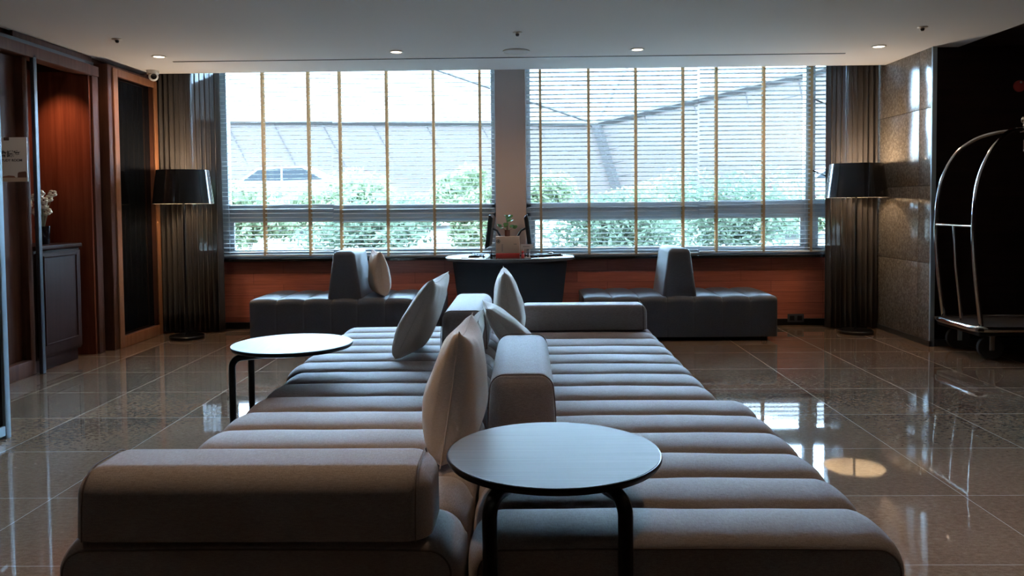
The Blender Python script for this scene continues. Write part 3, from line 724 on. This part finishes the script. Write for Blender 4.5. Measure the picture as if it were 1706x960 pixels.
for sx in (-1, 1):
    for sy in (-1, 1):
        cx, cy = sx * .40, sy * .24
        wv = MB(); o2 = MB().lathe([(.02, -.02), (.09, -.02), (.098, -.012), (.10, 0), (.098, .012), (.09, .02), (.02, .02)], 32)
        mxw = Matrix.Translation((cx, cy, .10)) @ Matrix.Rotation(.25 * sx, 4, 'Z') @ Matrix.Rotation(PI / 2, 4, 'X')
        wv.add([mxw @ Vector(p) for p in o2.v], o2.f)
        wh = wv.build('caster_wheel', M['rubber'], t, smooth=True)
        MB().box(cx - .02, cx + .02, cy - .032, cy - .025, .08, .21).box(cx - .02, cx + .02, cy + .025, cy + .032, .08, .21).box(cx - .03, cx + .03, cy - .032, cy + .032, .195, .21).build('caster_fork', M['alu'], wh, bevel=.002)

# ================================================================== CEILING FITTINGS
def downlight(label, x, y, lit=True):
    t = thing('downlight', label, 'ceiling light', (x, y, CZ), 0, 'recessed downlights in the ceiling')
    MB().lathe([(.052, 0), (.062, -.002), (.064, -.006), (.052, -.008), (.046, -.004), (.044, 0)], 32, caps=False).build('trim_ring', M['white'], t, smooth=True)
    MB().lathe([(.044, -.002), (.044, -.0045)], 24).build('lens', M['led'], t, smooth=True)
    aim_spot('downlight_light', (0, 0, -.02), (0, 0, -2), CEIL_W, 155, parent=t)
downlight('lit downlight near the ceiling corner, above the left floor lamp', -3.26, 7.11)
downlight('lit downlight between the left corner and the round speaker', -1.123, 7.03)
downlight('lit downlight between the round speaker and the right corner', .994, 7.056)
downlight('lit downlight near the ceiling corner, above the right floor lamp', 3.095, 7.057)
def sensor(label, x, y):
    o = MB().lathe([(.038, 0), (.040, -.004), (.030, -.008), (.014, -.010)], 24).lathe([(.014, -.010), (.012, -.022), (.003, -.026)], 16).build('ceiling_sensor', [M['white']], smooth=True); o.location = (x, y, CZ)
    k = MB().lathe([(.012, -.0105), (.016, -.016), (.010, -.030)], 12).build('sensor_head', M['gunmetal'], o, smooth=True)
    return tag(o, label, 'sprinkler', 'small sprinklers in the ceiling')
sensor('small ceiling sprinkler at the left, nearer than the corner downlight', -3.251, 6.362)
sensor('small ceiling sprinkler in the middle, nearer than the round speaker', -.051, 6.31)
sensor('small ceiling sprinkler at the right, nearer than the corner downlight', 3.102, 6.305)
t = thing('ceiling_speaker', 'round white speaker grille in the middle of the ceiling', 'speaker', (-.069, 7.069, CZ))
MB().lathe([(.118, 0), (.122, -.008), (.112, -.013), (.104, -.010)], 40, caps=False).build('trim_ring', M['white'], t, smooth=True)
g = MB().lathe([(.105, -.004), (.105, -.009), (.03, -.012)], 40)
g.build('grille', mat('speaker_mesh', (.75, .76, .78), .6), t, smooth=True)
t = thing('security_camera', 'white turret security camera at the left end of the ceiling', 'camera', (-3.66, 7.84, CZ))
MB().lathe([(.055, 0), (.058, -.01), (.055, -.035), (.03, -.04)], 32).build('mount', M['white'], t, smooth=True)
MB().ball((.01, -.01, -.06), .046).build('camera_ball', M['white'], t, smooth=True)
dirv = (Vector((3.2, -6, -.9))).normalized(); q = dirv.to_track_quat('Z', 'Y').to_matrix().to_4x4(); q.translation = Vector((.01, -.01, -.06)) + dirv * .030
l_ = MB(); l0 = MB().lathe([(.028, 0), (.028, .014), (.022, .018)], 24); l_.add([q @ Vector(p) for p in l0.v], l0.f); l_.build('lens', M['blackgloss'], t, smooth=True)
t = thing('downlight', 'added downlight out of the picture, put in to brighten the projecting sign', 'ceiling light', (-3.0, 4.3, CZ))
MB().lathe([(.052, 0), (.062, -.002), (.064, -.006), (.046, -.004)], 24, caps=False).build('trim_ring', M['white'], t, smooth=True)
MB().lathe([(.044, -.002), (.044, -.0045)], 20).build('lens', M['led'], t)
aim_spot('downlight_light', (0, 0, -.02), (-.77, 1.5, -.98), 22, 26, col=(1, .82, .66), parent=t)  # invented accent lamp, added only to brighten the sign board
# downlights further into the lobby (above and behind the viewer)
for i, (x, y, lab) in enumerate([(x, y, '') for y in (2.5, -.6, -3.4) for x in (-2.6, -.9, .9, 2.6)]):
    t = thing('downlight', 'lit downlight further inside the lobby, out of the picture', 'ceiling light', (x, y, CZ), 0, 'downlights out of the picture')
    MB().lathe([(.052, 0), (.062, -.002), (.064, -.006), (.046, -.004)], 24, caps=False).build('trim_ring', M['white'], t, smooth=True)
    MB().lathe([(.044, -.002), (.044, -.0045)], 20).build('lens', M['led'], t)
    aim_spot('downlight_light', (0, 0, -.02), (0, 0, -2), (HALL_W * {-.9: 2.2, 2.6: 2.6}.get(x, 1.0)) if y > 2 else HALL_W * .10, 56 if (x == -.9 and y > 2) else 80, parent=t)

# ================================================================== LEFT SIDE OBJECTS
aim_spot('niche_light', (-4.02, 6.48, 2.46), (-4.05, 6.98, 1.95), 26, 58, col=(1, .55, .30), radius=.03, blend=1.0)
t = thing('flower_vase', 'black vase of cream blossoms on the cabinet in the lit niche', 'vase', (-3.985, 6.50, 1.005))
MB().lathe([(.045, 0), (.05, .01), (.058, .13), (.06, .15), (.052, .15), (.05, .02), (.001, .02)], 28, caps=False).build('vase', M['blackgloss'], t, smooth=True)
stt = MB(); bl = MB(); bc = MB(); rr = random.Random(9)
for k in range(20):
    a = rr.uniform(0, 2 * PI); R_ = rr.uniform(.02, .125); h = rr.uniform(.25, .44)
    p = Vector((R_ * math.cos(a), R_ * math.sin(a), h)); stt.tube([(0, 0, .08), (p.x * .5, p.y * .5, h * .65), p], .0025, 5)
    for j in range(5):
        an = 2 * PI * j / 5 + a; nrm = Vector((.6, -.8, .3)).normalized(); qq = nrm.to_track_quat('Z', 'Y').to_matrix()
        c = p + qq @ Vector((.017 * math.cos(an), .017 * math.sin(an), 0)); bl.ball(c, .019, n=6, sc=(1, 1, .8))
    bc.ball(p + nrm * .016, .007, n=6)
stt.build('stems', M['stem'], t, smooth=True); bl.build('blossoms', M['bloom'], t, smooth=True); bc.build('blossom_centres', M['bloom_c'], t, smooth=True)

t = thing('room_sign', 'white projecting STUDY ROOM sign with Chinese characters on the left wall', 'sign', (-3.77, 5.80, 1.50))
MB().box(-.10, .118, -.006, .006, 0, .325).build('sign_board', M['paper'], t, bevel=.002)
MB().box(-.17, -.10, -.01, .01, .02, .05).box(-.17, -.10, -.01, .01, .27, .30).build('bracket', M['black'], t)
MB().box(-.10, .112, -.0072, -.006, .0, .032).build('brown_band', M['kraft'], t)['label'] = 'brown printed band along the foot of the sign'
sp = MB(); sp.prism([(.045, .03), (.112, .03), (.112, .065), (.105, .075), (.055, .070), (.047, .060)], -.0078, -.0062); sp.build('printed_chair', mat('brown_print', (.16, .08, .06), .7), t)
sp = MB().prism([(-.07, .03), (.03, .03), (.02, .042), (-.02, .046), (-.06, .040)], -.0082, -.0062); sp.build('printed_sofa', mat('tan_print', (.32, .15, .10), .7), t)
MB().prism([(-.05, .325), (-.01, .325), (-.01, .302), (-.05, .302)], -.0076, -.0062).build('printed_lamp', mat('dark_print', (.08, .045, .04), .7), t)
def text(body, size, loc, parent, mt, ax='CENTER', rot=(PI / 2, 0, 0), off=0.0):
    c = bpy.data.curves.new('lettering', 'FONT'); c.body = body; c.size = size; c.align_x = ax; c.extrude = .0006; c.offset = off
    tmp = bpy.data.objects.new('lettering', c); me = bpy.data.meshes.new_from_object(tmp); me.materials.clear(); me.materials.append(mt); bpy.data.objects.remove(tmp)
    o = bpy.data.objects.new('lettering', me); COL.objects.link(o); o.location = loc; o.rotation_euler = rot; o.parent = parent; return o
text('\u6703\u8b70\u5ba4', .052, (-.005, -.0075, .185), t, M['ink'], off=.0008)
text('STUDY ROOM', .026, (.0, -.0075, .148), t, M['ink'], off=.0004)

t = thing('partition_screen', 'blue-grey metal framed screen with dark panels at the very left edge', 'partition', (-2.965, 3.3, 0))
f = MB().box(-.022, .022, 1.10, 1.145, .0, 2.62).box(-.02, .02, -1.6, 1.10, .02, .075).box(-.02, .02, -1.6, 1.10, 2.56, 2.62).box(-.016, .016, -1.6, 1.10, .71, .735).box(-.022, .022, -1.645, -1.6, 0, 2.62)
f.build('frame', M['alu_blue'], t, bevel=.004)
MB().box(-.004, .004, -1.6, 1.10, .075, .71).build('infill_panel', M['infill'], t); MB().box(-.004, .004, -1.6, 1.10, .735, 2.56).build('infill_panel', M['infill'], t)

o = MB().lathe([(.05, 0), (.05, .02), (.03, .03)], 24).build('alarm_bell', M['red'], smooth=True); o.location = (4.36, 7.139, 2.30); o.rotation_euler = (PI / 2, 0, 0)
tag(o, 'small dark red round fitting high on the dark alcove wall', 'alarm')
MB().ball((0, .03, .03), .010, n=8).build('indicator', M['white'], o, smooth=True)
t = thing('wall_socket', 'grey double socket plate low on the cladding by the right curtain', 'socket', (2.83, 8.375, .035))
MB().box(-.085, .085, -.006, .004, 0, .085).build('plate', M['gunmetal'], t, bevel=.003)
for s_ in (-1, 1): MB().box(s_ * .04 - .025, s_ * .04 + .025, -.009, -.006, .018, .068).build('socket', M['black'], t, bevel=.002)

# ================================================================== OUTSIDE
gr = MB(); gx = np.linspace(-45, 45, 24)
prof = [(8.75, -.2), (12, .1), (18, .5), (26, 1.0), (40, 1.05), (70, 1.2)]
vs = []; fs = []
for y, z in prof:
    for x in gx: vs.append((x * (1 if y < 50 else 2), y, z + .05 * math.sin(x * .7 + y)))
for j in range(len(prof) - 1):
    for i in range(len(gx) - 1): a = j * len(gx) + i; fs.append((a, a + 1, a + len(gx) + 1, a + len(gx)))
n0 = len(vs); 
g = MB().add(vs, fs).build('ground', M['grass'], smooth=True); struct(g, ('pale grassy bank outside the windows', 'ground'))

t = thing('faceted_building', 'large pale faceted building across from the windows', 'building', (0, 40, 0))
B = Vector((3.56, 0, 5.27)); Bb = Vector((5.1, -.6, 0)); A = Vector((-26, 8, 6.55)); Ab = Vector((-24, 6.5, 0)); Cc = Vector((17.2, -4, 8.05)); Cb = Vector((18, -5.5, 0))
K = Vector((-14, 16, 13.5)); R2 = Vector((8.2, 16, 12.6)); R3 = Vector((20, 14, 14))
def slab(pts, th, mt, name, par):
    pts = [Vector(p) for p in pts]; nrm = (pts[1] - pts[0]).cross(pts[2] - pts[0]).normalized(); n = len(pts)
    if nrm.y < 0: nrm = -nrm
    vs = pts + [p + nrm * th for p in pts]; fs = [tuple(range(n)), tuple(range(2 * n - 1, n - 1, -1))] + [(i, (i + 1) % n, (i + 1) % n + n, i + n) for i in range(n)]
    return MB().add(vs, fs).build(name, mt, par)
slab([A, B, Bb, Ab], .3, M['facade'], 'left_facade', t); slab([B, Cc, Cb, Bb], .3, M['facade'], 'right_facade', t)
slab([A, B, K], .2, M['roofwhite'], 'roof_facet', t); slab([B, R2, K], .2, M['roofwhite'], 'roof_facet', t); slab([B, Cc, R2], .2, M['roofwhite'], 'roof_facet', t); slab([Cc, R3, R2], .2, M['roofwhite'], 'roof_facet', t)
def beam(pts, r, mt, name): return MB().tube(pts, r, 4).build(name, mt, t)
up = Vector((0, -.12, 0))
beam([A + up, B + up], .11, M['joint'], 'eaves_beam'); beam([B + up, Cc + up], .16, M['joint'], 'eaves_beam'); beam([B + up, Bb + up], .24, M['joint'], 'fold_beam')
beam([B + up, K + up], .07, M['joint'], 'ridge_beam'); beam([B + up, R2 + up], .07, M['joint'], 'ridge_beam')
sm = MB()
for k in range(1, 10):
    f0 = k / 10; a = A.lerp(B, f0); b = Ab.lerp(Bb, f0) + Vector((1.6, 0, 0)); sm.tube([a + Vector((0, -.03, 0)), b + Vector((0, -.03, 0))], .028, 4)
for k in range(1, 6):
    f0 = k / 6; a = B.lerp(Cc, f0); b = Bb.lerp(Cb, f0); sm.tube([a + Vector((0, -.03, 0)), b + Vector((0, -.03, 0))], .028, 4)
for k in range(1, 8):
    f0 = k / 8; a = B.lerp(Bb, f0); b = Cc.lerp(Cb, f0); sm.tube([a + Vector((0, -.03, 0)), b + Vector((0, -.03, 0))], .018, 4)
sm.build('panel_joints', M['joint'], t)

def car(label, x, y, z, paint, rz=0):
    t = thing('parked_car', label, 'car', (x, y, z), rz, 'cars parked outside')
    body = [(-2.3, .35), (-2.3, .85), (-2.1, 1.0), (-1.2, 1.08), (-.6, 1.5), (.9, 1.56), (1.7, 1.15), (2.25, 1.02), (2.3, .35)]
    MB().prism(body, -.85, .85).build('car_body', M[paint], t, bevel=.05)
    MB().prism([(-1.05, 1.09), (-.55, 1.44), (.15, 1.48), (.15, 1.09)], -.87, .87).build('side_window', M['carglass'], t); MB().prism([(.22, 1.09), (.22, 1.48), (.85, 1.49), (1.5, 1.12)], -.87, .87).build('side_window', M['carglass'], t)
    for sx in (-1.45, 1.45):
        for sy in (-.78, .78):
            o2 = MB().lathe([(.05, -.1), (.32, -.1), (.34, 0), (.32, .1), (.05, .1)], 24); mxw = Matrix.Translation((sx, sy, .34)) @ Matrix.Rotation(PI / 2, 4, 'X')
            MB().add([mxw @ Vector(p) for p in o2.v], o2.f).build('wheel', M['rubber'], t, smooth=True)
car('silver car outside, behind the bushes at the left of the left window', -8.1, 26.5, 1.05, 'carpaint', .05)
car('dull red car outside, at the right end of the right window', 11.9, 31, 1.1, 'carred', .05)

def shrub(label, x, y, z, rx, rz_, n, mt, seed, trunk=True):
    g_ = np.random.default_rng(seed); t = thing('shrub', label, 'shrub', (x, y, z), 0, 'green shrubs outside the windows')
    nb = 14; bc_ = np.stack([np.clip(g_.normal(0, .42, nb), -.8, .8) * rx, np.clip(g_.normal(0, .3, nb), -.6, .6) * rx, rz_ * (.35 + .55 * g_.random(nb))], 1); br_ = rx * (.28 + .25 * g_.random(nb))
    idx = g_.integers(0, nb, n); d_ = g_.normal(size=(n, 3)); d_ /= np.linalg.norm(d_, axis=1)[:, None]; r_ = (g_.random(n) ** .4)[:, None]
    c = bc_[idx] + d_ * r_ * br_[idx][:, None] * np.array([1.1, .9, .8]); c[:, 2] = np.maximum(c[:, 2], .05)
    a = g_.normal(size=(n, 3)); a /= np.linalg.norm(a, axis=1)[:, None]; b = np.cross(a, g_.normal(size=(n, 3))); b /= np.linalg.norm(b, axis=1)[:, None]
    s_ = (.045 + .05 * g_.random(n))[:, None] * (y / 16)
    V = np.stack([c - a * s_, c + b * s_ * .45, c + a * s_, c - b * s_ * .45], 1).reshape(-1, 3)
    me = bpy.data.meshes.new('foliage'); me.from_pydata(V.tolist(), [], (np.arange(n * 4).reshape(-1, 4)).tolist()); me.materials.append(mt)
    o = bpy.data.objects.new('foliage', me); COL.objects.link(o); o.parent = t
    s2 = MB()
    for k in range(5): s2.tube([(0.05 * k, 0, 0), tuple(bc_[k] * .5), tuple(bc_[k])], [.04, .03, .01], 6)
    s2.build('stems', M['bark'], t, smooth=True)
H1, H2 = M['shrub1'], M['shrub2']
for i, (px, Y, top, rx, mt, lab) in enumerate([
    (395, 12.5, 268, 1.0, H1, 'tall shrub at the far left end of the left window'),
    (470, 19.5, 335, 1.3, H2, 'low dark shrub below the silver car in the left window'),
    (560, 16, 300, 1.3, H1, 'broad shrub just right of the silver car in the left window'),
    (625, 12.5, 295, 1.1, H2, 'shrub in the middle of the left window, behind the left bench block'),
    (700, 21.5, 345, 1.2, H1, 'low shrub right of the middle of the left window'),
    (765, 17.5, 295, .9, H1, 'shrub in the right half of the left window'),
    (815, 12.5, 268, .7, H1, 'tall narrow shrub just left of the pillar'),
    (900, 16, 300, .9, H1, 'shrub just right of the pillar, behind the right monitor'),
    (1020, 12.5, 330, 1.2, H2, 'broad low shrub left of the right bench block'),
    (1100, 19.5, 322, 1.3, H1, 'bright shrub behind the right bench block'),
    (1215, 14, 308, 1.5, H2, 'large shrub at the right half of the right window'),
    (1310, 18, 335, 1.2, H1, 'bright shrub at the right end of the right window')]):
    X = (px - 875) / 1326 * Y; zg = -.2 + (Y - 8.75) * .085; zt = 1.3 + (341 - top) / 1326 * Y
    shrub(lab, X, Y, zg, rx, (zt - zg) * .98, 5200, mt, 40 + i)
